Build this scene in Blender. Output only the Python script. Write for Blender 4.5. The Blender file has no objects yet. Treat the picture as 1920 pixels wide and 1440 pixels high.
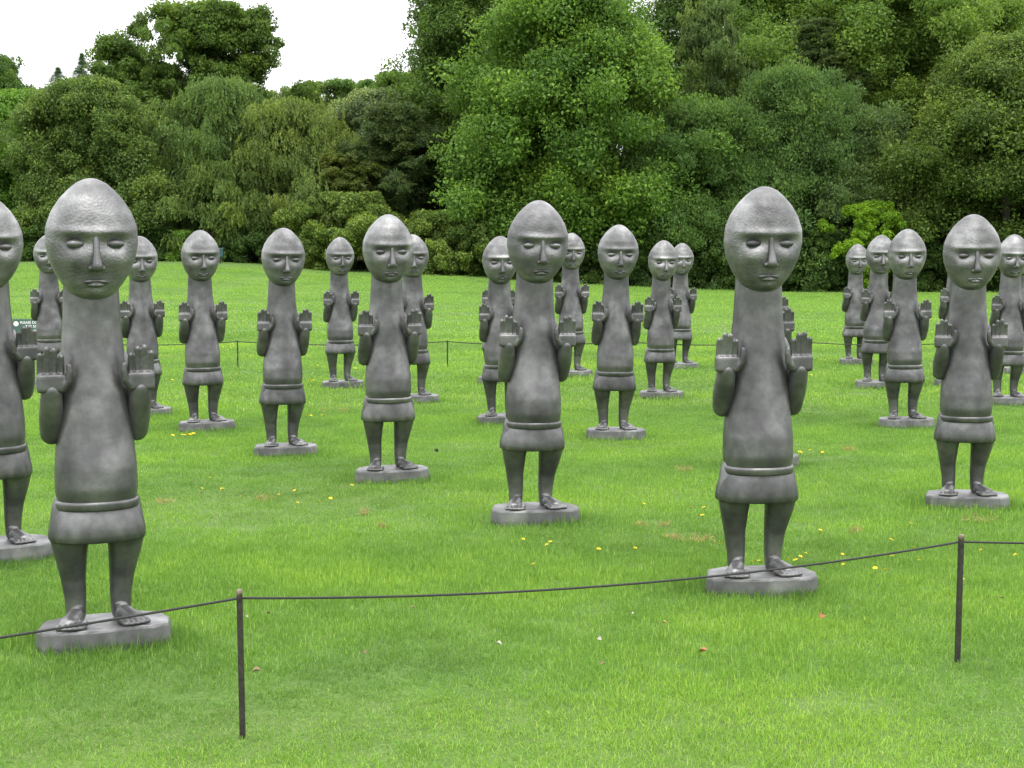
import bpy, bmesh, math, random
import numpy as np
from mathutils import Vector, Matrix

random.seed(7)
rng = np.random.default_rng(11)
R = math.radians
S = bpy.context.scene
COL = S.collection

# ------------------------------------------------------------------ camera, sky, sun, exposure
F = 2700.0                       # focal length in photo pixels (1920 wide)
CAM_Z = 1.72
PITCH = math.atan(222 / F)
cam_d = bpy.data.cameras.new('camera')
cam_d.sensor_width = 36
cam_d.lens = 36 * F / 1920
cam_d.clip_start = 0.1
cam_d.clip_end = 3000
cam = bpy.data.objects.new('camera', cam_d)
COL.objects.link(cam)
cam.location = (0, 0, CAM_Z)
cam.rotation_euler = (math.pi / 2 - PITCH, 0, 0)
S.camera = cam

SUN_EL, SUN_ROT = 58, 158        # degrees; the rotation runs clockwise from +Y
W = bpy.data.worlds.new('World')
S.world = W
W.use_nodes = True
nt = W.node_tree
nt.nodes.clear()
out = nt.nodes.new('ShaderNodeOutputWorld')
bg = nt.nodes.new('ShaderNodeBackground')
bg.inputs['Strength'].default_value = 0.1
sky = nt.nodes.new('ShaderNodeTexSky')
sky.sky_type = 'NISHITA'
sky.sun_disc = False
sky.sun_elevation = R(SUN_EL)
sky.sun_rotation = R(SUN_ROT)
tc = nt.nodes.new('ShaderNodeTexCoord')
sx = nt.nodes.new('ShaderNodeSeparateXYZ')
ma = nt.nodes.new('ShaderNodeMath'); ma.operation = 'MAXIMUM'; ma.inputs[1].default_value = 0
mb = nt.nodes.new('ShaderNodeMath'); mb.operation = 'MULTIPLY_ADD'
mb.inputs[1].default_value = 15.0; mb.inputs[2].default_value = 11.5      # an even cloud layer, brighter overhead
cl = nt.nodes.new('ShaderNodeCombineColor')
mu = nt.nodes.new('ShaderNodeMath'); mu.operation = 'MULTIPLY'; mu.inputs[1].default_value = 1.03
mix = nt.nodes.new('ShaderNodeMix'); mix.data_type = 'RGBA'; mix.inputs['Factor'].default_value = 0.93
L = nt.links.new
L(tc.outputs['Generated'], sx.inputs[0]); L(sx.outputs['Z'], ma.inputs[0]); L(ma.outputs[0], mb.inputs[0])
L(mb.outputs[0], cl.inputs['Red']); L(mb.outputs[0], cl.inputs['Green']); L(mb.outputs[0], mu.inputs[0]); L(mu.outputs[0], cl.inputs['Blue'])
L(sky.outputs[0], mix.inputs['A']); L(cl.outputs[0], mix.inputs['B'])
L(mix.outputs['Result'], bg.inputs['Color']); L(bg.outputs[0], out.inputs['Surface'])

sun_d = bpy.data.lights.new('sun', 'SUN')
sun_d.energy = 0.9
sun_d.angle = R(25)
sun_d.color = (1, 0.97, 0.92)
sun = bpy.data.objects.new('sun', sun_d)
COL.objects.link(sun)
a = R(SUN_ROT)
to_sun = Vector((math.sin(a) * math.cos(R(SUN_EL)), math.cos(a) * math.cos(R(SUN_EL)), math.sin(R(SUN_EL))))
sun.rotation_euler = to_sun.to_track_quat('Z', 'Y').to_euler()
sun.location = to_sun * 50

S.view_settings.view_transform = 'Standard'
S.view_settings.look = 'None'
S.view_settings.exposure = 0.65
S.view_settings.gamma = 1
S.view_settings.use_curve_mapping = False
S.cycles.max_bounces = 7
S.cycles.diffuse_bounces = 4
S.cycles.use_denoising = True

# ------------------------------------------------------------------ helpers
CP, SP = math.cos(PITCH), math.sin(PITCH)


def ray(px, py):
    u, v = (px - 960) / F, -(py - 720) / F
    return Vector((u, CP + v * SP, -SP + v * CP))


def on_ground(px, py, z=0.0):
    d = ray(px, py)
    return Vector((0, 0, CAM_Z)) + d * ((z - CAM_Z) / d.z)


def at_depth(px, py, Y):
    d = ray(px, py)
    return Vector((0, 0, CAM_Z)) + d * (Y / d.y)


GX = [-80, -35.6, -24, -20.7, -16, -13.3, -3.3, 1.5, 8.9, 16.3, 23.7, 35, 80]
GZ = [2.2, 2.02, 1.98, 1.98, 1.76, 1.46, 1.09, .65, .28, -.05, -.1, -.05, 0]


def ground_z(X, Y):
    X = np.asarray(X, float); Y = np.asarray(Y, float)
    t = np.clip((Y - 26) / 74, 0, 1.15) ** 1.3
    z = np.interp(X, GX, GZ) * t
    return z + np.clip(Y - 112, 0, 90) * 0.13


def tag(o, label=None, cat=None, group=None, kind=None):
    if label: o['label'] = label
    if cat: o['category'] = cat
    if group: o['group'] = group
    if kind: o['kind'] = kind
    return o


def empty(name, loc=(0, 0, 0), rz=0):
    o = bpy.data.objects.new(name, None)
    o.empty_display_size = 0.2
    o.location = loc
    o.rotation_euler = (0, 0, rz)
    COL.objects.link(o)
    return o


def link(name, me, mat=None, parent=None):
    o = bpy.data.objects.new(name, me)
    if mat: me.materials.append(mat)
    if parent: o.parent = parent
    COL.objects.link(o)
    return o


def mesh_np(name, co, faces_flat, per_face, smooth=False):
    """co (n,3); faces_flat list of vertex ids; per_face list of corner counts"""
    me = bpy.data.meshes.new(name)
    co = np.asarray(co, np.float32)
    ff = np.asarray(faces_flat, np.int32)
    pf = np.asarray(per_face, np.int32)
    me.vertices.add(len(co)); me.vertices.foreach_set('co', co.ravel())
    me.loops.add(len(ff)); me.loops.foreach_set('vertex_index', ff)
    me.polygons.add(len(pf))
    st = np.concatenate([[0], np.cumsum(pf)[:-1]]).astype(np.int32) if len(pf) else np.zeros(0, np.int32)
    me.polygons.foreach_set('loop_start', st)
    me.polygons.foreach_set('loop_total', pf)
    if smooth: me.polygons.foreach_set('use_smooth', np.ones(len(pf), bool))
    me.update(calc_edges=True)
    return me


def attr(me, name, typ, data, domain='POINT'):
    at = me.attributes.new(name, typ, domain)
    key = {'FLOAT': 'value', 'INT': 'value', 'FLOAT_VECTOR': 'vector'}[typ]
    at.data.foreach_set(key, np.ascontiguousarray(data, np.int32 if typ == 'INT' else np.float32).ravel())


class MB:
    """collects closed shapes in one bmesh"""
    def __init__(s): s.bm = bmesh.new()

    def rings(s, rings, cap=True):
        vs = [[s.bm.verts.new(p) for p in r] for r in rings]
        n = len(vs[0])
        for a, b in zip(vs, vs[1:]):
            for i in range(n):
                s.bm.faces.new((a[i], a[(i + 1) % n], b[(i + 1) % n], b[i]))
        if cap:
            s.bm.faces.new(vs[0][::-1]); s.bm.faces.new(vs[-1])
        return s

    def loft(s, secs, n=40, fold=0, amp=0):
        """secs: (z, cx, cy, rx, ry, exponent)"""
        rr = []
        for sec in secs:
            z, cx, cy, rx, ry, e = sec[:6]
            k = sec[6] if len(sec) > 6 else 0
            r = []
            for i in range(n):
                t = 2 * math.pi * i / n
                c, q = math.cos(t), math.sin(t)
                m = 1 + k * math.cos(fold * t)
                r.append((cx + rx * m * math.copysign(abs(c) ** (2 / e), c), cy + ry * m * math.copysign(abs(q) ** (2 / e), q), z))
            rr.append(r)
        return s.rings(rr)

    def tube(s, pts, n=14, caps=True):
        """pts: (Vector, radius) with rounded ends"""
        P = [(Vector(p), r) for p, r in pts]
        if caps:
            d0 = (P[0][0] - P[1][0]).normalized(); d1 = (P[-1][0] - P[-2][0]).normalized()
            a = [(P[0][0] + d0 * P[0][1] * c, P[0][1] * q) for c, q in ((.97, .25), (.8, .6), (.45, .89))]
            b = [(P[-1][0] + d1 * P[-1][1] * c, P[-1][1] * q) for c, q in ((.45, .89), (.8, .6), (.97, .25))]
            P = a + P + b
        rr = []
        ref = None
        for i, (p, r) in enumerate(P):
            d = (P[min(i + 1, len(P) - 1)][0] - P[max(i - 1, 0)][0]).normalized()
            if ref is None:
                ref = d.orthogonal().normalized()
            u = (ref - d * ref.dot(d)).normalized(); ref = u
            v = d.cross(u)
            rr.append([p + u * r * math.cos(2 * math.pi * k / n) + v * r * math.sin(2 * math.pi * k / n) for k in range(n)])
        return s.rings(rr)

    def ell(s, c, r, rot=None, seg=20):
        m = Matrix.Translation(c) @ (rot.to_4x4() if rot else Matrix()) @ Matrix.Diagonal((r[0], r[1], r[2], 1))
        bmesh.ops.create_uvsphere(s.bm, u_segments=seg, v_segments=seg // 2, radius=1, matrix=m)
        return s

    def box(s, c, size, rot=None):
        m = Matrix.Translation(c) @ (rot.to_4x4() if rot else Matrix()) @ Matrix.Diagonal((size[0], size[1], size[2], 1))
        bmesh.ops.create_cube(s.bm, size=1, matrix=m)
        return s

    def bevel(s, w, seg=2):
        bmesh.ops.bevel(s.bm, geom=s.bm.edges[:], offset=w, segments=seg, affect='EDGES', profile=.6)
        return s

    def mesh(s, name, smooth=True, voxel=None, relax=4):
        bmesh.ops.recalc_face_normals(s.bm, faces=s.bm.faces[:])
        me = bpy.data.meshes.new(name)
        s.bm.to_mesh(me); s.bm.free()
        if voxel:
            t = bpy.data.objects.new(name, me); COL.objects.link(t)
            m = t.modifiers.new('r', 'REMESH'); m.mode = 'VOXEL'; m.voxel_size = voxel
            if relax:
                q = t.modifiers.new('s', 'SMOOTH'); q.factor = .5; q.iterations = relax
            dg = bpy.context.evaluated_depsgraph_get()
            me2 = bpy.data.meshes.new_from_object(t.evaluated_get(dg))
            bpy.data.objects.remove(t); bpy.data.meshes.remove(me)
            me = me2; me.name = name
            me.materials.clear()
        if smooth:
            me.polygons.foreach_set('use_smooth', np.ones(len(me.polygons), bool))
        me.update()
        return me


# ------------------------------------------------------------------ materials
def new_mat(name):
    m = bpy.data.materials.new(name); m.use_nodes = True
    t = m.node_tree
    return m, t, t.nodes['Principled BSDF'], t.nodes['Material Output']


def node(t, typ, **kw):
    n = t.nodes.new(typ)
    for k, v in kw.items():
        if k.startswith('_'): n.inputs[k[1:]].default_value = v
        else: setattr(n, k, v)
    return n


def ramp(t, src, stops):
    r = t.nodes.new('ShaderNodeValToRGB')
    while len(r.color_ramp.elements) < len(stops): r.color_ramp.elements.new(.5)
    for e, (p, c) in zip(r.color_ramp.elements, stops):
        e.position = p; e.color = (*c, 1) if len(c) == 3 else c
    t.links.new(src, r.inputs[0])
    return r


def flat_mat(name, col, rough=.6, metal=0.0, bump=0, scale=40, var=.25):
    m, t, p, o = new_mat(name)
    p.inputs['Roughness'].default_value = rough; p.inputs['Metallic'].default_value = metal
    tcx = t.nodes.new('ShaderNodeTexCoord')
    n = node(t, 'ShaderNodeTexNoise', _Scale=scale, _Detail=5.0)
    t.links.new(tcx.outputs['Object'], n.inputs['Vector'])
    r = ramp(t, n.outputs['Fac'], [(.3, tuple(c * (1 - var) for c in col)), (.7, tuple(min(1, c * (1 + var)) for c in col))])
    t.links.new(r.outputs[0], p.inputs['Base Color'])
    if bump:
        b = node(t, 'ShaderNodeBump', _Strength=bump, _Distance=.01)
        t.links.new(n.outputs['Fac'], b.inputs['Height']); t.links.new(b.outputs[0], p.inputs['Normal'])
    return m


def statue_mat(name, base, rough, hammer):
    m, t, p, o = new_mat(name)
    p.inputs['Metallic'].default_value = .68
    tcx = t.nodes.new('ShaderNodeTexCoord')
    oi = t.nodes.new('ShaderNodeObjectInfo')
    off = node(t, 'ShaderNodeVectorMath', operation='MULTIPLY_ADD')
    cmb = t.nodes.new('ShaderNodeCombineXYZ')
    for k in 'XYZ': t.links.new(oi.outputs['Random'], cmb.inputs[k])
    off.inputs[1].default_value = (13, 17, 11)
    t.links.new(cmb.outputs[0], off.inputs[0]); t.links.new(tcx.outputs['Object'], off.inputs[2])
    n1 = node(t, 'ShaderNodeTexNoise', _Scale=5.0, _Detail=4.0, _Roughness=.6)      # blotches of patina
    n2 = node(t, 'ShaderNodeTexNoise', _Scale=110.0, _Detail=3.0)                   # fine grain
    mp = t.nodes.new('ShaderNodeMapping'); mp.inputs['Scale'].default_value = (4, 4, 2)
    n3 = node(t, 'ShaderNodeTexNoise', _Scale=5.0, _Detail=3.0)                     # faint runs
    for n in (n1, n2): t.links.new(off.outputs[0], n.inputs['Vector'])
    t.links.new(off.outputs[0], mp.inputs[0]); t.links.new(mp.outputs[0], n3.inputs['Vector'])
    r1 = ramp(t, n1.outputs['Fac'], [(.30, (base * .55,) * 3), (.5, (base, base, base * .99)), (.70, (base * 1.75, base * 1.75, base * 1.72))])
    r3 = ramp(t, n3.outputs['Fac'], [(.35, (.92, .92, .92)), (.65, (1.05, 1.05, 1.05))])
    mx = node(t, 'ShaderNodeMix', data_type='RGBA', blend_type='MULTIPLY'); mx.inputs['Factor'].default_value = 1
    t.links.new(r1.outputs[0], mx.inputs['A']); t.links.new(r3.outputs[0], mx.inputs['B'])
    t.links.new(mx.outputs['Result'], p.inputs['Base Color'])
    rr = ramp(t, n1.outputs['Fac'], [(.3, (rough + .16,) * 3), (.7, (rough - .04,) * 3)])
    t.links.new(rr.outputs[0], p.inputs['Roughness'])
    b = node(t, 'ShaderNodeBump', _Strength=.14, _Distance=.004)
    t.links.new(n2.outputs['Fac'], b.inputs['Height'])
    last = b
    if hammer:
        v = node(t, 'ShaderNodeTexVoronoi', _Scale=95.0); v.feature = 'SMOOTH_F1'
        t.links.new(off.outputs[0], v.inputs['Vector'])
        b2 = node(t, 'ShaderNodeBump', _Strength=hammer, _Distance=.006)
        t.links.new(v.outputs['Distance'], b2.inputs['Height']); t.links.new(b.outputs[0], b2.inputs['Normal'])
        last = b2
    t.links.new(last.outputs[0], p.inputs['Normal'])
    return m


_fol = {}


def foliage(col, var=.5, warm=(1.15, 1.06, .8), spec=.18, thin=.48, gain=2.15):
    col = tuple(c * gain * k for c, k in zip(col, (1.02, 1.0, .92)))
    key = (col, var, warm)
    if key in _fol: return _fol[key]
    m, t, p, o = new_mat('foliage')
    at = node(t, 'ShaderNodeAttribute', attribute_name='leaf_tint')
    ai = node(t, 'ShaderNodeAttribute', attribute_name='tint'); ai.attribute_type = 'INSTANCER'
    r1 = ramp(t, at.outputs['Fac'], [(0, tuple(c * (1 - var) for c in col)), (.55, col), (1, tuple(c * (1 + var) * w for c, w in zip(col, warm)))])
    r2 = ramp(t, ai.outputs['Fac'], [(0, (.62, .66, .70)), (.5, (1, 1, 1)), (1, (1.45, 1.30, 1.0))])
    mx = node(t, 'ShaderNodeMix', data_type='RGBA', blend_type='MULTIPLY'); mx.inputs['Factor'].default_value = 1
    t.links.new(r1.outputs[0], mx.inputs['A']); t.links.new(r2.outputs[0], mx.inputs['B'])
    t.links.new(mx.outputs['Result'], p.inputs['Base Color'])
    p.inputs['Roughness'].default_value = .5
    p.inputs['Specular IOR Level'].default_value = spec
    tr = t.nodes.new('ShaderNodeBsdfTranslucent')
    g = node(t, 'ShaderNodeMix', data_type='RGBA', blend_type='MULTIPLY'); g.inputs['Factor'].default_value = 1
    g.inputs['B'].default_value = (1.15, 1.1, .7, 1)
    t.links.new(mx.outputs['Result'], g.inputs['A']); t.links.new(g.outputs['Result'], tr.inputs['Color'])
    ms = t.nodes.new('ShaderNodeMixShader'); ms.inputs[0].default_value = thin
    t.links.new(p.outputs[0], ms.inputs[1]); t.links.new(tr.outputs[0], ms.inputs[2]); t.links.new(ms.outputs[0], o.inputs['Surface'])
    _fol[key] = m
    return m


# ------------------------------------------------------------------ scatter: one mesh holds the leaf sprays and the points they grow from
def scatter_group():
    g = bpy.data.node_groups.new('scatter', 'GeometryNodeTree')
    g.interface.new_socket('Geometry', in_out='INPUT', socket_type='NodeSocketGeometry')
    g.interface.new_socket('Geometry', in_out='OUTPUT', socket_type='NodeSocketGeometry')
    N = g.nodes.new
    gi, go = N('NodeGroupInput'), N('NodeGroupOutput')
    iop = N('GeometryNodeInstanceOnPoints'); iop.inputs['Pick Instance'].default_value = True

    def named(nm, typ):
        n = N('GeometryNodeInputNamedAttribute'); n.data_type = typ; n.inputs['Name'].default_value = nm
        return n.outputs['Attribute']
    kind = named('kind', 'INT')

    def sep(k):
        c = N('FunctionNodeCompare'); c.data_type = 'INT'; c.operation = 'EQUAL'
        g.links.new(kind, c.inputs[2]); c.inputs[3].default_value = k
        s = N('GeometryNodeSeparateGeometry'); s.domain = 'POINT'
        g.links.new(gi.outputs[0], s.inputs[0]); g.links.new(c.outputs[0], s.inputs['Selection'])
        return s.outputs[0]
    j = N('GeometryNodeJoinGeometry')
    for k in (1, 2, 3):
        ti = N('GeometryNodeGeometryToInstance')
        g.links.new(sep(k), ti.inputs[0]); g.links.new(ti.outputs[0], j.inputs[0])
    g.links.new(sep(0), iop.inputs['Points'])
    g.links.new(j.outputs[0], iop.inputs['Instance'])
    g.links.new(named('pick', 'INT'), iop.inputs['Instance Index'])
    er = N('FunctionNodeEulerToRotation')
    g.links.new(named('rot', 'FLOAT_VECTOR'), er.inputs[0]); g.links.new(er.outputs[0], iop.inputs['Rotation'])
    g.links.new(named('scl', 'FLOAT_VECTOR'), iop.inputs['Scale'])
    g.links.new(iop.outputs[0], go.inputs[0])
    return g


SCATTER = scatter_group()


def scatter_obj(name, protos, pts, rot, scl, tint, mat, parent=None, loc=(0, 0, 0)):
    """protos: three (co, quads, leaf_tint)"""
    co, ff, pf, lt, kd = [], [], [], [], []
    off = 0
    for k, (c, f, q) in enumerate(protos):
        co.append(c); ff.append(np.concatenate([x.ravel() + off for x in f]))
        for x in f: pf.append(np.full(len(x), x.shape[1]))
        lt.append(q); kd.append(np.full(len(c), k + 1)); off += len(c)
    n = len(pts); z = np.zeros((off, 3))
    allco = np.concatenate(co + [pts])
    me = mesh_np(name, allco, np.concatenate(ff), np.concatenate(pf))
    attr(me, 'kind', 'INT', np.concatenate(kd + [np.zeros(n)]))
    attr(me, 'leaf_tint', 'FLOAT', np.concatenate(lt + [np.zeros(n)]))
    attr(me, 'pick', 'INT', np.concatenate([np.zeros(off), rng.integers(0, 3, n)]))
    attr(me, 'rot', 'FLOAT_VECTOR', np.concatenate([z, rot]))
    attr(me, 'scl', 'FLOAT_VECTOR', np.concatenate([z + 1, scl]))
    attr(me, 'tint', 'FLOAT', np.concatenate([np.zeros(off), tint]))
    o = link(name, me, mat, parent)
    o.location = loc
    md = o.modifiers.new('scatter', 'NODES'); md.node_group = SCATTER
    return o


def rand_dirs(n):
    v = rng.normal(size=(n, 3)); return v / np.linalg.norm(v, axis=1, keepdims=True)


def spray(n, rad, leaf, style):
    """a clump of n separate leaves; returns co, [quads], tint"""
    if style == 'needle':                                   # flat feathery fans
        c = np.stack([rng.normal(0, .42, n), rng.normal(0, .42, n), rng.normal(0, .13, n)], 1) * rad
        c[:, 2] -= .35 * (c[:, 0] ** 2 + c[:, 1] ** 2) / rad
        ax = c * np.array([1, 1, .2]) + rng.normal(0, .25 * rad, (n, 3)); asp = .22
        up = np.array([0, 0, 1.]) + rng.normal(0, .5, (n, 3))
    elif style == 'weep':                                   # hanging strings
        k = max(1, n // 14)
        top = rand_dirs(k) * rad * rng.random((k, 1)) ** .4 * np.array([1, 1, .55])
        L_ = rad * rng.uniform(.6, 1.7, k)
        idx = rng.integers(0, k, n); f = rng.random(n)
        c = top[idx] + rng.normal(0, .05 * rad, (n, 3)); c[:, 2] -= f * L_[idx]
        c[:, :2] += top[idx][:, :2] * (.25 * f)[:, None]
        ax = np.array([0, 0, -1.]) + rng.normal(0, .4, (n, 3)); asp = .42
        up = rand_dirs(n)
    else:
        d = rand_dirs(n)
        r = rad * (.35 + .65 * rng.random(n) ** .6) * np.where(rng.random(n) < .12, 1.3, 1)
        c = d * r[:, None] * np.array([1, 1, .82])
        ax = rand_dirs(n) + d * .7 - np.array([0, 0, .25]); asp = .55
        up = d * .7 + np.array([0, 0, .7]) + rng.normal(0, .45, (n, 3))
        if style == 'upright':
            ax = ax + np.array([0, 0, 1.4]); asp = .5
    ax = ax / np.linalg.norm(ax, axis=1, keepdims=True)
    sd = np.cross(ax, up); sd /= np.linalg.norm(sd, axis=1, keepdims=True) + 1e-9
    nr = np.cross(sd, ax)
    ln = leaf * rng.uniform(.65, 1.35, n)[:, None]
    a = c - ax * ln * .5; b = c + ax * ln * .5
    l = c + sd * ln * asp * .5 + nr * ln * .12; r_ = c - sd * ln * asp * .5 + nr * ln * .12
    co = np.stack([a, l, b, r_], 1).reshape(-1, 3)
    f = np.arange(4 * n).reshape(n, 4)
    return co, [f], np.repeat(np.clip(rng.normal(.5, .24, n), 0, 1), 4)


PROF = {
    'round': lambda t: np.sqrt(np.clip(1 - (2 * t - 1) ** 2, 0, 1)) * (1.0 - .12 * t) + .02,
    'dome': lambda t: np.sqrt(np.clip(1 - t ** 2.2, 0, 1)) * (.92 + .08 * np.sin(t * 3)),
    'oval': lambda t: np.clip(np.sin(np.pi * np.clip(t, 0, 1) ** .75), 0, 1) ** .7 * (1 - .1 * t) + .02,
    'cone': lambda t: (1 - t) ** .9 * .97 + .03,
    'tall': lambda t: np.clip(1 - np.clip(t - .15, 0, 1) ** 2.4 * 1.35, .08, 1) * (.85 + .15 * np.clip(t / .2, 0, 1)),
    'spread': lambda t: np.sqrt(np.clip(1 - (1.7 * t - .75) ** 2, 0.02, 1)),
}


BARK = flat_mat('bark', (.06, .05, .038), .9, bump=.6, scale=9)
BIRCH = flat_mat('birch_bark', (.42, .39, .33), .8, bump=.3, scale=6, var=.35)


def tube_np(acc, pts, rad, n=6):
    """adds a tapering tube to acc = [co, quads]"""
    pts = np.asarray(pts, float)
    base = sum(len(x) for x in acc[0])
    rings = []
    for i in range(len(pts)):
        d = pts[min(i + 1, len(pts) - 1)] - pts[max(i - 1, 0)]
        d /= np.linalg.norm(d) + 1e-9
        h = np.array([1., 0, 0]) if abs(d[0]) < .8 else np.array([0, 1., 0])
        u = np.cross(d, h); u /= np.linalg.norm(u); v = np.cross(d, u)
        t = np.arange(n) * 2 * np.pi / n
        rings.append(pts[i] + rad[i] * (np.cos(t)[:, None] * u + np.sin(t)[:, None] * v))
    acc[0].append(np.concatenate(rings))
    for i in range(len(pts) - 1):
        for k in range(n):
            acc[1].append((base + i * n + k, base + i * n + (k + 1) % n, base + (i + 1) * n + (k + 1) % n, base + (i + 1) * n + k))


def limbs(root, H, base_r, tips, bark, lean=0.0, r0=.22):
    acc = [[], []]
    k = 7
    tz = np.linspace(-.15, H, k)
    wob = np.cumsum(rng.normal(0, .10, (k, 2)), 0) * H / 14
    path = np.column_stack([wob[:, 0] + lean * tz / max(H, 1), wob[:, 1], tz]); path[0, :2] *= .2
    rad = r0 * np.linspace(1, .28, k); rad[0] *= 1.35
    tube_np(acc, path, rad, 8)
    for tip in tips:
        f = np.clip(tip[2] / H * .62 + rng.uniform(-.08, .05), .12, .93)
        s = np.array([np.interp(f * H, tz, path[:, q]) for q in range(3)])
        s[2] = f * H
        m = s + (tip - s) * .5 + np.array([0, 0, .06 * H * rng.uniform(-.3, 1)])
        rs = r0 * (1 - .7 * f) * .55
        tube_np(acc, [s, s + (m - s) * .5, m, m + (tip - m) * .55, tip], [rs, rs * .75, rs * .55, rs * .35, rs * .12], 5)
    me = mesh_np('trunk', np.concatenate(acc[0]), np.array(acc[1]).ravel(), np.full(len(acc[1]), 4), True)
    return link('trunk', me, bark, root)


def tree(name, label, cx, top, bot, w, Y, prof='round', leaf_style='broad', col=(.05, .1, .022), leaf=.22, boughs=46, per=11,
         var=.36, warm=(1.15, 1.06, .8), cat='tree', group=None, bark=None, trunk_r=.22, depth=.8, rough=.22, clump=.085, flat=.6, fill=.35,
         nlimb=9, gap=0.0, spec=.18, leaves=170):
    mpp = Y / F
    c = at_depth(cx, 498, Y)
    gz = float(ground_z(c.x, Y))
    ztop = at_depth(cx, top, Y).z
    zbot = max(at_depth(cx, bot, Y).z, gz + .02)
    H = ztop - zbot
    rx = w / 2 * mpp; ry = rx * depth
    root = empty(name, (c.x, Y, gz))
    tag(root, label, cat, group)
    ph = rng.uniform(0, 6.28, 7)
    wv = rand_dirs(7) * rng.uniform(2.2, 5.5, (7, 1))

    def radius(t, th):
        q = np.stack([np.cos(th), np.sin(th), 1.6 * t * H / max(rx + ry, .1)], -1)
        k = 1 + rough * np.sin(q @ wv.T + ph).sum(-1) * .58
        return PROF[prof](t) * k
    M = int(boughs * 1.8)
    flat = min(1, flat * 1.45 + .05)
    t = (np.arange(M) + rng.random(M)) / M
    if prof == 'cone': t = t ** 1.1
    th = rng.random(M) * 2 * np.pi
    rr = radius(t, th) * np.where(rng.random(M) < fill, rng.uniform(.15, .75, M), rng.uniform(.74, 1.10, M))
    bc = np.column_stack([rx * rr * np.cos(th), ry * rr * np.sin(th), zbot - gz + t * H])
    br = (rx + H) * .5 * rng.uniform(.11, .24, M)             # size of a bough
    if prof == 'cone': br *= np.clip(1.2 - t, .18, 1) * .8
    P, scl, tint = [], [], []
    cs = max((rx + H) * .5 * clump, .32)
    for i in range(M):
        d = rand_dirs(per); d[:, 2] = np.where(d[:, 2] < -.5, -d[:, 2], d[:, 2])
        q = bc[i] + d * (rng.random((per, 1)) ** .5) * br[i] * np.array([1, 1, flat])
        P.append(q)
        s = cs * rng.uniform(.7, 1.25, per) * (1 if prof != 'cone' else np.clip(1.25 - t[i], .35, 1))
        scl.append(s); tint.append(np.clip(rng.normal(.5, .16) + rng.normal(0, .1, per), 0, 1))
    P = np.concatenate(P); s = np.concatenate(scl); tint = np.concatenate(tint)
    # keep inside the outline and above the ground
    if prof == 'cone':
        m_ = len(P); tt = rng.random(m_) ** .85
        tt = np.round(tt * 24 + rng.normal(0, .2, m_)) / 24 * .35 + tt * .65          # whorls of branches
        tt = np.clip(tt, 0, 1); a_ = rng.random(m_) * 6.283
        q = (1 - tt) * (.12 + .88 * rng.random(m_) ** .7) * (1 + .15 * np.sin(5 * a_ + 30 * tt))
        P = np.column_stack([rx * q * np.cos(a_), ry * q * np.sin(a_), zbot - gz + tt * H * .985 - .10 * rx * q])
        s = cs * (.42 + .6 * (1 - tt)) * rng.uniform(.7, 1.2, m_)
    top_ = ztop - gz - s * .5
    over = P[:, 2] > top_
    P[:, 2] = np.where(over, top_ - np.abs(rng.normal(0, .05 * H, len(P))) - .6 * (P[:, 2] - top_), P[:, 2])
    P[:, 2] = np.maximum(P[:, 2], .15)
    keep = rng.random(len(P)) > gap
    P, s, tint = P[keep], s[keep], tint[keep]
    n = len(P)
    rot = np.column_stack([rng.normal(0, .22, n), rng.normal(0, .22, n), rng.random(n) * 6.28])
    if leaf_style == 'needle':
        ang = np.arctan2(P[:, 1], P[:, 0]); rot = np.column_stack([rng.normal(0, .2, n), rng.normal(.15, .2, n), ang])
    sc = np.column_stack([s, s, s])
    protos = [spray(leaves, 1.0, leaf / cs, leaf_style) for _ in range(3)]
    cr = scatter_obj('crown', protos, P, rot, sc, tint, foliage(col, var, warm, spec), root)
    cr['kind'] = 'stuff'
    ids = rng.permutation(M)[:nlimb]
    limbs(root, (ztop - gz) * .86, 0, bc[ids], bark or BARK, 0, trunk_r)
    return root


# ------------------------------------------------------------------ ground
EDGE_Y = 103.0


def grid_sheet(name, xs, ys, dz=0.0):
    X, Yy = np.meshgrid(xs, ys)
    Z = ground_z(X, Yy) + dz
    co = np.column_stack([X.ravel(), Yy.ravel(), Z.ravel()])
    nx, ny = len(xs), len(ys)
    i = (np.arange(ny - 1)[:, None] * nx + np.arange(nx - 1)).ravel()
    f = np.column_stack([i, i + 1, i + nx + 1, i + nx])
    return mesh_np(name, co, f.ravel(), np.full(len(f), 4), True)


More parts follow.
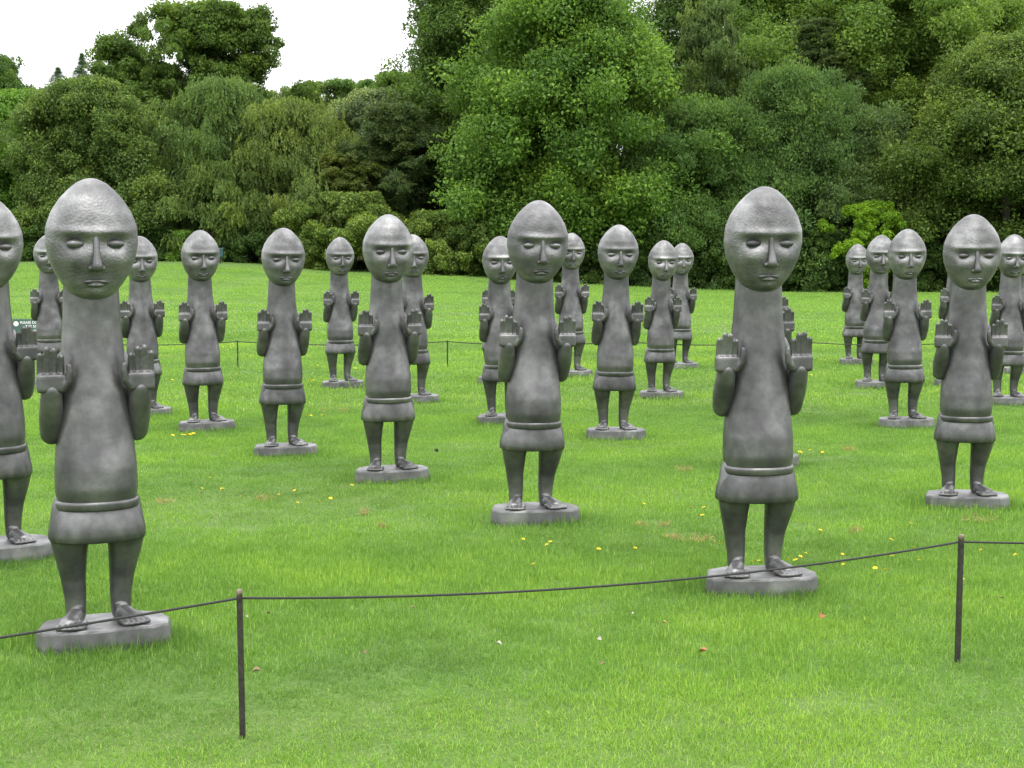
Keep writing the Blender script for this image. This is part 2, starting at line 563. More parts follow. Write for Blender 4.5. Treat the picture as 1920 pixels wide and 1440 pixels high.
def lawn_material():
    m, t, p, o = new_mat('lawn')
    g = t.nodes.new('ShaderNodeNewGeometry')
    n1 = node(t, 'ShaderNodeTexNoise', _Scale=.35, _Detail=5.0, _Roughness=.6)
    n2 = node(t, 'ShaderNodeTexNoise', _Scale=3.2, _Detail=5.0, _Roughness=.65)
    n3 = node(t, 'ShaderNodeTexNoise', _Scale=45.0, _Detail=4.0, _Roughness=.7)
    mp = t.nodes.new('ShaderNodeMapping'); mp.inputs['Scale'].default_value = (.25, 1, 1)
    for n in (n2, n3): t.links.new(g.outputs['Position'], n.inputs['Vector'])
    t.links.new(g.outputs['Position'], mp.inputs[0]); t.links.new(mp.outputs[0], n1.inputs['Vector'])
    r1 = ramp(t, n1.outputs['Fac'], [(.30, (.076, .152, .032)), (.52, (.096, .168, .036)), (.70, (.125, .174, .050))])
    r2 = ramp(t, n2.outputs['Fac'], [(.3, (.80, .82, .8)), (.7, (1.15, 1.12, 1.15))])
    r3 = ramp(t, n3.outputs['Fac'], [(.3, (.62, .66, .6)), (.7, (1.3, 1.25, 1.25))])
    a = node(t, 'ShaderNodeMix', data_type='RGBA', blend_type='MULTIPLY'); a.inputs['Factor'].default_value = 1
    b = node(t, 'ShaderNodeMix', data_type='RGBA', blend_type='MULTIPLY'); b.inputs['Factor'].default_value = 1
    t.links.new(r1.outputs[0], a.inputs['A']); t.links.new(r2.outputs[0], a.inputs['B'])
    t.links.new(a.outputs['Result'], b.inputs['A']); t.links.new(r3.outputs[0], b.inputs['B'])
    t.links.new(b.outputs['Result'], p.inputs['Base Color'])
    p.inputs['Roughness'].default_value = .8
    p.inputs['Specular IOR Level'].default_value = .15
    bp = node(t, 'ShaderNodeBump', _Strength=.6, _Distance=.03)
    t.links.new(n3.outputs['Fac'], bp.inputs['Height']); t.links.new(bp.outputs[0], p.inputs['Normal'])
    return m


xs = np.concatenate([[-700, -300, -160], np.arange(-110, 111, 2.5), [160, 300, 700]])
lawn = link('lawn', grid_sheet('lawn', xs, np.concatenate([[-60, -20], np.arange(-5, EDGE_Y, 1.5), [EDGE_Y]])), lawn_material())
tag(lawn, 'broad mown green lawn rising gently to the trees', kind='structure')
floor = link('woodland_floor', grid_sheet('woodland_floor', xs, np.concatenate([np.arange(EDGE_Y, 210, 3), [260, 500, 1500]])),
             flat_mat('woodland_floor', (.035, .04, .018), .95, bump=.8, scale=1.3))
tag(floor, 'shaded leaf covered ground under the trees', kind='structure')

# ------------------------------------------------------------------ trees and shrubs along the far edge
BRIGHT = (.058, .112, .023); MID = (.050, .098, .024); OLIVE = (.058, .096, .028); DARK = (.036, .072, .018)
YEW = (.033, .055, .019); HOLLY = (.046, .088, .026); BIRCHG = (.074, .112, .034); GREYG = (.085, .120, .056)
RHODO = (.070, .116, .028); LIME = (.082, .155, .015); FIR = (.045, .082, .045); YELLOWG = (.058, .104, .022)
WG = 'trees of the wood behind the lawn'
SG = 'shrubs along the edge of the lawn'
CG = 'dark conifers above the trees at left'
# far ones first
tree('oak_tree', 'tall dark tree cut by the left edge of the photo, open crown against the sky', 4, 106, 330, 215, 128, 'round', col=DARK, gap=.15, group=WG, boughs=36)
for (cx, top, w, lab) in ((118, 124, 62, 'lowest conifer, left of the pair of taller ones'), (163, 97, 44, 'tall narrow conifer, left one of the close pair'),
                          (194, 97, 44, 'tall narrow conifer, right one of the close pair'), (236, 90, 70, 'conifer half hidden behind the big dark oak')):
    tree('fir_tree', lab, cx, top, 300, w * 4.6, 140, 'cone', 'needle', FIR, .15, 60, 9, group=CG, fill=.3, trunk_r=.16, rough=.12, clump=.075, flat=.3, cat='tree', nlimb=4)
tree('beech_tree', 'small rounded far treetop in the dip of the skyline', 588, 156, 300, 190, 150, 'round', col=OLIVE, group=WG, boughs=26, per=9)
tree('beech_tree', 'rounded far treetop at the middle of the skyline dip', 682, 150, 300, 170, 150, 'round', col=MID, group=WG, boughs=30, per=9)
tree('beech_tree', 'far treetop at the skyline touching the tall tree at its right', 752, 136, 320, 130, 146, 'round', col=MID, group=WG, boughs=30, per=9)
tree('oak_tree', 'big dark spreading oak with open branches against the white sky', 402, 3, 300, 340, 120, 'dome', col=(.044, .080, .018), leaf=.26,
     boughs=66, per=12, gap=.04, rough=.26, group=WG, trunk_r=.5, nlimb=26, fill=.3, flat=.6, clump=.068)
tree('oak_tree', 'lower dark oak at the left shoulder of the big spreading oak', 296, 118, 330, 175, 123, 'round', col=(.040, .076, .018), leaf=.24, boughs=40, per=11, group=WG, trunk_r=.35, rough=.2)
tree('oak_tree', 'open crowned oak at the top right corner with sky between its boughs', 1862, -45, 260, 230, 122, 'round', col=DARK, leaf=.26, boughs=34, per=9,
     gap=.1, group=WG, trunk_r=.35, nlimb=16, clump=.08, flat=.45)
tree('oak_tree', 'dark tree behind the bright maple with sky glints near its top', 1320, -60, 330, 260, 124, 'round', col=DARK, boughs=50, gap=.08, group=WG)
tree('lime_tree', 'tall yellow green tree filling the top right of the wood', 1660, -50, 330, 430, 114, 'round', col=YELLOWG, leaf=.24, boughs=85, per=12, group=WG, trunk_r=.4, rough=.2)
tree('oak_tree', 'tall green tree behind the dark yew, right of the birch stems', 1440, -40, 320, 260, 118, 'round', col=(.052, .098, .02), boughs=54, group=WG)
tree('oak_tree', 'tall dark tree left of the bright maple, its left side on the sky', 862, -45, 400, 235, 112, 'tall', col=(.042, .078, .019), leaf=.24, boughs=76, per=11,
     gap=.03, rough=.3, group=WG, trunk_r=.4, nlimb=16)
tree('poplar_tree', 'pale grey green tree behind the yew in the middle of the wood', 706, 168, 420, 190, 111, 'oval', col=GREYG, leaf=.2, boughs=50, group=WG, var=.6, warm=(1.2, 1.2, 1.2))
tree('maple_tree', 'bright mid green tree at the left edge of the lawn', 40, 172, 470, 240, 110, 'oval', col=(.055, .115, .022), boughs=60, group=WG)
tree('birch_tree', 'soft green birch in front of the big oak', 425, 138, 470, 250, 107, 'tall', 'weep', (.062, .105, .034), .19, 58, 11, group=WG, bark=BIRCH, trunk_r=.14)
tree('birch_tree', 'olive green weeping birch left of the middle of the wood', 545, 180, 480, 270, 106, 'tall', 'weep', BIRCHG, .18, 66, 11, group=WG, bark=BIRCH, trunk_r=.16)
tree('birch_tree', 'low hanging willowy birch above the small lawn edge bush', 415, 300, 488, 200, 103.5, 'dome', 'weep', (.068, .108, .032), .18, 46, 11, group=WG, bark=BIRCH, trunk_r=.12)
tree('birch_tree', 'tall thin birch with pale stems right of the bright maple', 1338, -10, 185, 120, 109, 'oval', 'weep', (.062, .102, .036), .18, 34, 9, group=WG, bark=BIRCH, trunk_r=.13, gap=.15)
tree('linden_tree', 'broad olive tree with yellowish leaves above the large front left statue', 172, 150, 485, 250, 104, 'tall', col=OLIVE, leaf=.2, boughs=76, per=12, group=WG, rough=.16, var=.6)
tree('yew_tree', 'dark brownish yew in the middle of the wood', 742, 190, 470, 225, 105, 'tall', 'needle', YEW, .26, 74, 12, group=WG, flat=.5, rough=.2)
tree('yew_tree', 'dark low yew left of the bright maple, above the shrubs', 640, 285, 440, 190, 103.8, 'dome', 'needle', (.047, .066, .017), .26, 50, 11, group=WG, flat=.5)
tree('yew_tree', 'dark brown green yew high between the tall trees at right', 1530, 30, 330, 170, 109, 'oval', 'needle', YEW, .26, 50, 11, group=WG, flat=.5)
tree('yew_tree', 'narrow yellow brown yew beside the lime tree at right', 1772, 130, 470, 150, 107, 'tall', 'needle', (.058, .074, .016), .26, 56, 11, group=WG, flat=.6)
tree('maple_tree', 'large bright green maple in the centre of the wood', 1075, -50, 500, 400, 104, 'oval', col=BRIGHT, leaf=.26, boughs=120, per=12, group=WG, trunk_r=.45, rough=.2, var=.5, flat=.45)
tree('holly_tree', 'bushy dark green holly right of the bright maple, small pointed leaves', 1325, 195, 545, 290, 103, 'dome', 'upright', HOLLY, .2, 92, 12, group=WG, rough=.18)
tree('holly_tree', 'tall bushy green holly near the middle of the right half', 1475, 128, 545, 260, 104, 'tall', 'upright', (.052, .096, .030), .2, 92, 12, group=WG, rough=.2)
tree('holly_tree', 'grey green holly left of the lime coloured bush', 1590, 200, 545, 230, 103.6, 'dome', 'upright', (.056, .094, .036), .2, 80, 12, group=WG, rough=.2)
tree('linden_tree', 'large layered lime tree cut by the right edge of the photo', 1885, 72, 545, 400, 101, 'oval', col=(.050, .084, .020), leaf=.22, boughs=125, per=12, group=WG,
     trunk_r=.4, var=.6, flat=.4, rough=.16)
# the wood goes on behind the trees as one mass
SKY_X = [-200, 0, 60, 200, 240, 300, 520, 570, 760, 800, 1000, 1300, 1780, 1840, 1920, 2120]
SKY_Y = [190, 190, 215, 205, 210, 190, 200, 215, 195, 120, 30, 70, 40, 130, 130, 130]
n = 2600
px = rng.uniform(-180, 2100, n); yy = rng.uniform(122, 138, n)
py = np.interp(px, SKY_X, SKY_Y); py = py + (500 - py) * rng.random(n) ** 1.3 + 22
P = np.array([at_depth(a_, b_, y_) for a_, b_, y_ in zip(px, py, yy)])
P[:, 2] = np.maximum(P[:, 2], ground_z(P[:, 0], P[:, 1]) + .5)
sc_ = rng.uniform(1.1, 1.9, n)
wood = scatter_obj('far_wood', [spray(190, 1.0, .2, 'broad') for _ in range(3)], P, np.column_stack([rng.normal(0, .2, n), rng.normal(0, .2, n), rng.random(n) * 6.28]),
                   np.column_stack([sc_] * 3), rng.random(n), foliage(DARK))
tag(wood, 'dense dark green wood behind the separate trees', 'wood', kind='stuff')
# shrubs at the lawn edge
tree('rhododendron_bush', 'wide pale green rhododendron behind the statues left of centre', 650, 362, 512, 270, 100.6, 'dome', col=RHODO, leaf=.17, boughs=60, per=12, cat='bush', group=SG, var=.6,
     warm=(1.3, 1, .8), trunk_r=.1, rough=.12)
tree('rhododendron_bush', 'lower rhododendron with brownish tips left of the bright maple', 825, 396, 520, 215, 100.2, 'dome', col=(.066, .112, .029), leaf=.17, boughs=50, per=12, cat='bush', group=SG, var=.6,
     warm=(1.3, .98, .8), trunk_r=.1, rough=.12)
tree('rhododendron_bush', 'small pale bush left end of the rhododendron bank', 560, 412, 500, 90, 102.2, 'dome', col=RHODO, leaf=.17, boughs=26, per=10, cat='bush', group=SG, trunk_r=.07)
tree('laurel_bush', 'small round bush at the lawn edge left of the teal bin', 348, 434, 492, 76, 102, 'dome', col=(.06, .12, .022), leaf=.2, boughs=24, per=10, cat='bush', group=SG, trunk_r=.06)
tree('laurel_bush', 'green bush under the left side of the bright maple', 915, 355, 522, 130, 102, 'dome', col=(.048, .098, .02), leaf=.2, boughs=44, per=11, cat='bush', group=SG, trunk_r=.08)
tree('hazel_bush', 'bright lime green bush in front of the dark hollies at right', 1630, 378, 540, 150, 98.6, 'oval', col=LIME, leaf=.15, boughs=36, per=8, cat='bush', group=SG, gap=.2, trunk_r=.06, rough=.45, clump=.075)
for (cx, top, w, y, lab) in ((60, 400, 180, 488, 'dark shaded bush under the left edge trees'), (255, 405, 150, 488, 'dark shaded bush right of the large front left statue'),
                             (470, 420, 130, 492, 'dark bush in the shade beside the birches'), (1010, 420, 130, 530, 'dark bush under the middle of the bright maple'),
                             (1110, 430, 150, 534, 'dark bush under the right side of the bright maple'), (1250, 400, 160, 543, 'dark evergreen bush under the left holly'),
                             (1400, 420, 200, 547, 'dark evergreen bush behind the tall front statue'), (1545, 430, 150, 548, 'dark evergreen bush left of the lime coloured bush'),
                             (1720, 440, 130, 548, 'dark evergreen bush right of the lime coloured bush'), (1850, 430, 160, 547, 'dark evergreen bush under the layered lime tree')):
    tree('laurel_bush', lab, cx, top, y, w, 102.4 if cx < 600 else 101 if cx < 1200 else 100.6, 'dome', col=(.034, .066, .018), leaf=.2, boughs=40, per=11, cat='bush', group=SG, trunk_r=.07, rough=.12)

# ------------------------------------------------------------------ statues
M_BODY = statue_mat('graphite_metal', .106, .34, 0)
M_HEAD = statue_mat('hammered_metal', .165, .44, .34)
M_BASE = statue_mat('graphite_base', .145, .45, 0)


def arm_meshes(sg):
    a = MB()
    a.tube([((sg * .105, .005, 1.30), .055), ((sg * .150, .015, 1.19), .056), ((sg * .180, .02, 1.04), .055), ((sg * .186, .005, .975), .053)])
    a.tube([((sg * .186, .005, .975), .053), ((sg * .190, -.035, 1.05), .055), ((sg * .192, -.075, 1.12), .050), ((sg * .192, -.092, 1.17), .046)])
    arm = a.mesh('arm', voxel=.0075, relax=4)
    h = MB()
    cx, cy = sg * .194, -.105
    h.box((cx, cy, 1.205), (.122, .052, .085)); h.bevel(.018, 3)
    for k, (dx, ln, r) in enumerate(((-.045, .092, .0148), (-.0155, .118, .0155), (.0150, .112, .0155), (.045, .084, .0142))):
        x = cx - sg * dx
        z0 = 1.238
        h.tube([((x, cy + .002, z0), r), ((x, cy - .001, z0 + ln * .4), r), ((x, cy - .006, z0 + ln * .72), r * .96), ((x, cy - .014, z0 + ln), r * .86)], n=12)
    h.tube([((cx - sg * .050, cy - .008, 1.185), .020), ((cx - sg * .072, cy - .020, 1.215), .0175), ((cx - sg * .077, cy - .026, 1.255), .0155), ((cx - sg * .076, cy - .028, 1.280), .013)], n=10)
    return arm, h.mesh('hand', voxel=.0042, relax=2)


def leg_meshes(sg):
    a = MB()
    a.tube([((sg * .100, .03, .135), .045), ((sg * .101, .034, .22), .050), ((sg * .108, .034, .31), .057), ((sg * .120, .000, .44), .076), ((sg * .124, -.010, .52), .092), ((sg * .112, 0, .64), .085)], n=18)
    leg = a.mesh('leg', voxel=.0085, relax=5)
    f = MB()
    o = sg * .03
    f.tube([((sg * .098, .045, .125), .036), ((sg * .100 + o * .3, -.02, .135), .038), ((sg * .102 + o, -.085, .122), .033)])
    f.tube([((sg * .098, .03, .14), .042), ((sg * .098, .02, .17), .040)])
    for k in range(5):
        u = (k - 2) / 2
        r = (.0165, .0135, .0130, .0120, .0110)[k]
        x = sg * (.102 - .034 + k * .017) + o
        ln = (.052, .056, .052, .044, .034)[k]
        f.tube([((x - o * .3, -.09, .120), r), ((x, -.09 - ln * .6, .118), r), ((x + o * .1, -.09 - ln, .113), r * .85)], n=10)
    bmesh.ops.scale(f.bm, vec=(1.42, 1.1, 1), space=Matrix.Translation((-sg * .104, 0, 0)), verts=[v for v in f.bm.verts if v.co.y < -.03])
    return leg, f.mesh('foot', voxel=.0042, relax=1)


def make_statue():
    root = empty('garden_statue')
    # irregular stone-like base
    b = MB()
    out_ = [(-.295, -.05), (-.275, -.125), (-.17, -.150), (-.08, -.172), (.05, -.168), (.14, -.160), (.20, -.172), (.275, -.135), (.300, -.03), (.275, .09), (.18, .165), (.02, .175), (-.13, .17), (-.25, .11)]
    rr = []
    out_ = [(a_[0] + (b_[0] - a_[0]) * f, a_[1] + (b_[1] - a_[1]) * f) for a_, b_ in zip(out_, out_[1:] + out_[:1]) for f in (0, .35, .7)]
    for z, k in ((-.06, 1.01), (.03, 1.02), (.088, 1.0), (.099, .982), (.103, .955), (.103, .85)):
        rr.append([(x * k * random.uniform(.995, 1.005) + .012, y * k * random.uniform(.995, 1.005) - .01, z + random.uniform(-.001, .001)) for x, y in out_])
    b.rings(rr)
    base = link('base', b.mesh('base', smooth=False), M_BASE, root)
    for sg in (-1, 1):
        lm, fm = leg_meshes(sg)
        lg = link('leg', lm, M_BODY, root)
        link('foot', fm, M_BODY, lg)
    s = MB()
    s.loft([(.496, 0, 0, .196, .142, 2.3, .016), (.486, 0, 0, .206, .152, 2.3, .020), (.495, 0, 0, .212, .160, 2.3, .020), (.52, 0, 0, .213, .163, 2.3, .016), (.56, 0, 0, .207, .160, 2.3, .010),
            (.60, 0, 0, .196, .152, 2.3, .006), (.645, 0, 0, .176, .142, 2.3, .002), (.68, 0, 0, .160, .13, 2.2)], n=120, fold=15)
    link('skirt', s.mesh('skirt'), M_BODY, root)
    t = MB()
    t.loft([(.585, 0, 0, .150, .12, 2.2), (.64, 0, -.006, .172, .146, 2.2), (.72, 0, -.012, .182, .162, 2.2), (.82, 0, -.010, .181, .158, 2.2), (.95, 0, -.002, .170, .142, 2.2), (1.1, 0, .004, .158, .130, 2.2),
            (1.22, 0, .006, .150, .122, 2.2), (1.30, 0, .008, .144, .116, 2.2), (1.36, 0, .01, .138, .112, 2.1), (1.42, 0, .01, .132, .110, 2), (1.5, 0, .008, .127, .106, 2), (1.6, 0, .004, .122, .104, 2),
            (1.72, 0, 0, .120, .104, 2), (1.78, 0, 0, .10, .09, 2)], n=48)
    link('torso', t.mesh('torso', voxel=.011, relax=6), M_BODY, root)
    be = MB()
    be.loft([(.628, 0, -.004, .170, .142, 2.2), (.632, 0, -.004, .182, .156, 2.2), (.640, 0, -.004, .186, .160, 2.2), (.660, 0, -.005, .187, .162, 2.2), (.670, 0, -.006, .184, .160, 2.2), (.675, 0, -.006, .172, .148, 2.2)], n=56)
    link('belt', be.mesh('belt'), M_BODY, root)
    for sg in (-1, 1):
        am, hm = arm_meshes(sg)
        ar = link('arm', am, M_BODY, root)
        link('hand', hm, M_BODY, ar)
    # head: plain egg with a calm face, tipped a little forward
    e = MB()
    prof = [(0, .050, .05), (.02, .075, .072), (.06, .103, .102), (.13, .132, .130), (.22, .162, .138), (.34, .188, .150), (.47, .201, .154), (.60, .197, .150), (.72, .174, .138), (.83, .137, .116), (.91, .097, .088), (.96, .066, .062), (.99, .034, .032), (1.0, .016, .016)]
    e.loft([(.535 * q, 0, 0, rx, ry, 2.15) for q, rx, ry in prof], n=48)
    hm = e.mesh('head', voxel=.009, relax=4)
    co = np.empty(len(hm.vertices) * 3, np.float32); hm.vertices.foreach_get('co', co); co = co.reshape(-1, 3)
    fr = co[:, 1] < 0
    g = lambda x0, z0, sx_, sz_: np.exp(-((co[:, 0] - x0) / sx_) ** 2 - ((co[:, 2] - z0) / sz_) ** 2)
    y = co[:, 1].copy()
    for q in (-1, 1):
        y += fr * .030 * g(q * .078, .262, .055, .030)          # eye sockets
        y -= fr * .014 * g(q * .075, .312, .075, .018)          # brow
        y -= fr * .012 * g(q * .095, .185, .045, .045)          # cheek
    y -= fr * .014 * g(0, .035, .05, .03)                       # chin
    y += fr * .008 * g(0, .068, .05, .014)
    co[:, 1] = y
    hm.vertices.foreach_set('co', co.ravel()); hm.update()
    hd = link('head', hm, M_HEAD, root)
    hd.location = (0, -.035, 1.575); hd.rotation_euler = (R(7), 0, 0)
    for q in (-1, 1):
        v = MB()
        v.ell((q * .078, -.117, .258), (.047, .024, .021), Matrix.Rotation(R(q * -16), 3, 'Z'))
        link('eye', v.mesh('eye'), M_BODY, hd)
    v = MB()
    v.tube([((0, -.138, .295), .014), ((0, -.164, .22), .017), ((0, -.180, .165), .024)], n=12)
    for q in (-1, 1): v.ell((q * .022, -.156, .155), (.018, .022, .016))
    link('nose', v.mesh('nose', voxel=.006, relax=4), M_BODY, hd)
    v = MB()
    for q in (-1, 1): v.ell((q * .022, -.128, .096), (.034, .022, .0105), Matrix.Rotation(R(q * 8), 3, 'Y'))
    v.ell((0, -.126, .078), (.042, .024, .0115))
    link('mouth', v.mesh('mouth', voxel=.004, relax=2), M_BODY, hd)
    return root


def copy_tree(o, parent=None):
    c = o.copy(); COL.objects.link(c); c.parent = parent
    for ch in kids[o.name]: copy_tree(ch, c)
    return c


statue0 = make_statue()
kids = {}
for o in list(bpy.data.objects):
    kids.setdefault(o.name, [])
    if o.parent: kids.setdefault(o.parent.name, []).append(o)

# head x, base x, base bottom y, head top y, label
STATUES = [
    (168, 188, 1222, 337, 'largest grey statue, whole figure at the front left with its base behind the rope'),
    (-22, -9, 1057, 368, 'grey statue cut in half by the left edge of the photo'),
    (268, 267, 783, 443, 'grey statue half hidden behind the right shoulder of the largest statue'),
    (90, 92, 728, 440, 'grey statue mostly hidden behind the largest statue, in front of the green sign'),
    (378, 383, 810, 432, 'grey statue standing left of the first far stake, beside the distant teal bin'),
    (521, 535, 858, 428, 'grey statue standing between the far stake and the middle pair of overlapping statues'),
    (632, 644, 729, 445, 'small far grey statue with a rhododendron bank directly behind its head'),
    (726, 730, 906, 403, 'middle sized grey statue with another half hidden behind its right side'),
    (772, 778, 757, 440, 'grey statue half hidden behind the middle sized one, left of a far stake'),
    (991, 1002, 985, 377, 'large grey statue near the centre in front of the bright maple'),
    (938, 941, 797, 443, 'grey statue half hidden behind the left side of the large central one'),
    (929, 931, 720, 447, 'farthest grey statue of the three in line at the centre, only a hand showing'),
    (1070, 1072, 708, 437, 'small far grey statue just right of the large central one'),
    (1146, 1157, 826, 422, 'grey statue in front of the dark bushes right of centre, clear of its neighbours'),
    (1237, 1238, 749, 451, 'grey statue overlapping a smaller one at its right, left of the tall front statue'),
    (1273, 1277, 692, 456, 'smallest grey statue, behind the right shoulder of its neighbour left of the tall front one'),
    (1423, 1422, 1120, 352, 'tall grey statue at the front right with the rope crossing its feet'),
    (1425, 1436, 878, 415, 'grey statue hidden behind the tall front one, the corner of its base showing'),
    (1429, 1444, 775, 437, 'grey statue hidden farthest behind the tall front one, only fingers and base corner showing'),
    (1605, 1603, 684, 458, 'farthest left grey statue of the overlapping row before the lime bush'),
    (1643, 1643, 729, 441, 'middle grey statue of the overlapping row before the lime bush'),
    (1697, 1700, 804, 430, 'nearest grey statue of the overlapping row before the lime bush'),
    (1812, 1813, 957, 403, 'large grey statue at the right, above the near right stake'),
    (1790, 1793, 725, 440, 'grey statue hidden behind the large right one, only a hand showing'),
    (1887, 1893, 760, 440, 'grey statue right of the large right one, partly hidden by it'),
    (1916, 1919, 702, 454, 'grey statue cut by the right edge of the photo, behind its neighbour'),
]
SPOTS = []
for i, (hx, bx, by, ty, lab) in enumerate(STATUES):
    g = on_ground(bx, by)
    Y = g.y + .15
    zt = at_depth(hx, ty, Y).z
    sc = zt / 2.105
    X = .5 * (at_depth(bx, by, Y).x + at_depth(hx, ty, Y).x)
    o = statue0 if i == 0 else copy_tree(statue0)
    o.location = (X, Y, 0)
    alpha = math.atan2(X, Y)
    o.rotation_euler = (R(random.uniform(-.7, .7)), R(random.uniform(-.8, .8)), -alpha * .75 + R(12 + random.uniform(-4, 4)))
    o.scale = (sc, sc, sc)
    tag(o, lab, 'statue', 'grey figure statues standing on the lawn')
    SPOTS.append((X, Y, sc))
    print('statue', i, round(X, 2), round(Y, 2), round(sc, 3))

# ------------------------------------------------------------------ rope fences
M_STAKE = flat_mat('dark_iron', (.030, .026, .022), .55, .3, .3, 60, .5)
M_TIP = flat_mat('worn_iron', (.16, .12, .09), .6, .3, .3, 80, .5)
M_ROPE = flat_mat('black_rope', (.020, .020, .018), .75, 0, .5, 200, .3)


def stake(p, h, lab, group, w=.0215, lean=(0, 0)):
    root = empty('rope_stake', p)
    root.rotation_euler = (lean[0], lean[1], R(8))
    tag(root, lab, 'stake', group)
    m = MB()
    m.box((0, 0, h / 2 - .06), (w, w, h + .08))
    m.bevel(.003, 1)
    link('post', m.mesh('post', False), M_STAKE, root)
    m = MB()
    m.loft([(h - .022, 0, 0, w * .52, w * .52, 6), (h - .004, 0, 0, w * .52, w * .52, 6), (h + .001, 0, 0, w * .42, w * .42, 5), (h + .003, 0, 0, w * .2, w * .2, 4)], 16)
    link('tip', m.mesh('tip'), M_TIP, root)
    m = MB()
    m.tube([((-w * .9, 0, h - .030), .0045), ((w * .9, 0, h - .030), .0045)], 8)
    link('eyelet', m.mesh('eyelet'), M_STAKE, root)
    return root


def rope(name, pts, sag, r, lab, group):
    m = MB()
    path = []
    for (p, q), s in zip(zip(pts, pts[1:]), sag):
        for k in range(24):
            f = k / 24
            path.append((p.lerp(q, f) - Vector((0, 0, 4 * s * f * (1 - f))), r))
    path.append((pts[-1], r))
    m.tube(path, 8)
    o = link(name, m.mesh(name), M_ROPE)
    tag(o, lab, 'rope', group)
    return o


NG, FG = 'stakes of the near rope fence', 'stakes of the far rope fence'
P1, P2 = on_ground(455, 1385), on_ground(1795, 1242)
h1 = at_depth(450, 1106, P1.y).z; h2 = at_depth(1797, 1003, P2.y).z
d = P2 - P1
P0 = Vector((-3.52, 3.30, 0)); P3 = P2 + Vector((d.x * .98, .25, 0))
hs = [.54, h1, h2, .56]
labs = ['near iron stake outside the left edge of the photo', 'near dark iron stake standing left of the middle, nearest to the camera', 'near dark iron stake at the right, in front of the large right statue', 'near iron stake outside the right edge of the photo']
for p, h, lb, ln in zip((P0, P1, P2, P3), hs, labs, ((0, 0), (0, -.006), (0, .006), (0, 0))):
    stake(p, h, lb, NG, lean=ln)
rope('barrier_rope', [p + Vector((0, 0, h - .030)) for p, h in zip((P0, P1, P2, P3), hs)], [.015, .066, .03], .0046, 'black rope sagging between the near stakes across the foreground', 'barrier ropes')
far = []
for px, lb in ((-240, None), (100, 'far thin stake behind the green sign'), (446, 'far thin stake right of the statue by the teal bin'), (839, 'far thin stake right of the middle overlapping pair'),
               (1166, 'far thin stake hidden behind the statue right of centre'), (1494, 'far thin stake right of the tall front statue'), (1822, 'far thin stake hidden behind the large right statue'), (2150, None)):
    p = on_ground(px, 690)
    far.append(p)
    if lb: stake(p, .475, lb, FG, .022)
rope('barrier_rope', [p + Vector((0, 0, .447)) for p in far], [.06] * 7, .008, 'thin far rope stretched across the lawn behind the statues', 'barrier ropes')

# ------------------------------------------------------------------ notice board
M_SIGN = flat_mat('sign_green', (.045, .095, .075), .45, 0, 0, 8, .1)
M_WHITE = flat_mat('sign_white', (.85, .85, .83), .5, 0, 0, 8, .03)
SY = 24.9
sa, sb = at_depth(24, 598, SY), at_depth(112, 637, SY)
sw, sh = sb.x - sa.x, sa.z - sb.z
mppS = SY / F
sign = empty('notice_board', ((sa.x + sb.x) / 2, SY, 0))
tag(sign, 'dark green notice board with white lettering at the left behind the statues', 'sign')
m = MB(); m.box((0, 0, (sa.z + sb.z) / 2), (sw, .018, sh)); m.bevel(.003, 1)
panel = link('panel', m.mesh('panel', False), M_SIGN, sign)
for sg in (-1, 1):
    m = MB(); m.box((sg * sw * .40, .025, sa.z * .45), (.035, .03, sa.z * .96)); m.bevel(.003, 1)
    link('post', m.mesh('post', False), M_STAKE, sign)


def lettering(txt, px, py, size_px, align, parent):
    cu = bpy.data.curves.new('lettering', 'FONT')
    cu.body = txt; cu.size = size_px * mppS * 1.38; cu.align_x = align; cu.extrude = .0008; cu.offset = .0002
    t = bpy.data.objects.new('lettering', cu); COL.objects.link(t)
    me = bpy.data.meshes.new_from_object(t.evaluated_get(bpy.context.evaluated_depsgraph_get()))
    bpy.data.objects.remove(t)
    o = link('lettering', me, M_WHITE, parent)
    p = at_depth(px, py, SY)
    o.location = (p.x - sign.location.x, -.0115, p.z)
    o.rotation_euler = (R(90), 0, 0)
    return o


lettering('PLEASE DO NOT TOUCH', 37.5, 607, 4.9, 'LEFT', panel)
lettering('THE SCULPTURES', 48, 614, 4.9, 'LEFT', panel)
lettering('member of staff', 49, 624.5, 2.6, 'LEFT', panel)
lettering('to enquire', 55, 628.5, 2.6, 'LEFT', panel)
m = MB()
p = at_depth(30.5, 607, SY)
rr = [[(p.x - sign.location.x + 4.6 * mppS * math.cos(k * math.pi / 12), y, p.z + 4.6 * mppS * math.sin(k * math.pi / 12)) for k in range(24)] for y in (-.0105, -.013)]
m.rings(rr)
link('emblem', m.mesh('emblem', False), M_WHITE, panel)

# ------------------------------------------------------------------ small bin on a post, far off
M_TEAL = flat_mat('teal_paint', (.012, .055, .055), .4, 0, 0, 8, .15)
BY = 98.0
bp = at_depth(413, 491, BY)
gz = float(ground_z(bp.x, BY))
bn = empty('litter_bin', (bp.x, BY, gz))
tag(bn, 'dark teal bin on a post at the far lawn edge beside a statue head', 'bin')
m = MB(); m.box((0, 0, .70), (.46, .34, .52)); m.bevel(.02, 2); link('body', m.mesh('body', False), M_TEAL, bn)
m = MB(); m.box((0, 0, .985), (.52, .40, .035), Matrix.Rotation(R(-12), 3, 'Y')); m.bevel(.01, 1); link('lid', m.mesh('lid', False), flat_mat('teal_lid', (.12, .2, .19), .4), bn)
m = MB(); m.box((0, 0, .2), (.09, .09, .46)); link('post', m.mesh('post', False), M_STAKE, bn)
m = MB(); m.box((-.04, -.174, .76), (.07, .006, .11)); m.bevel(.002, 1); link('sticker', m.mesh('sticker', False), M_WHITE, bn)

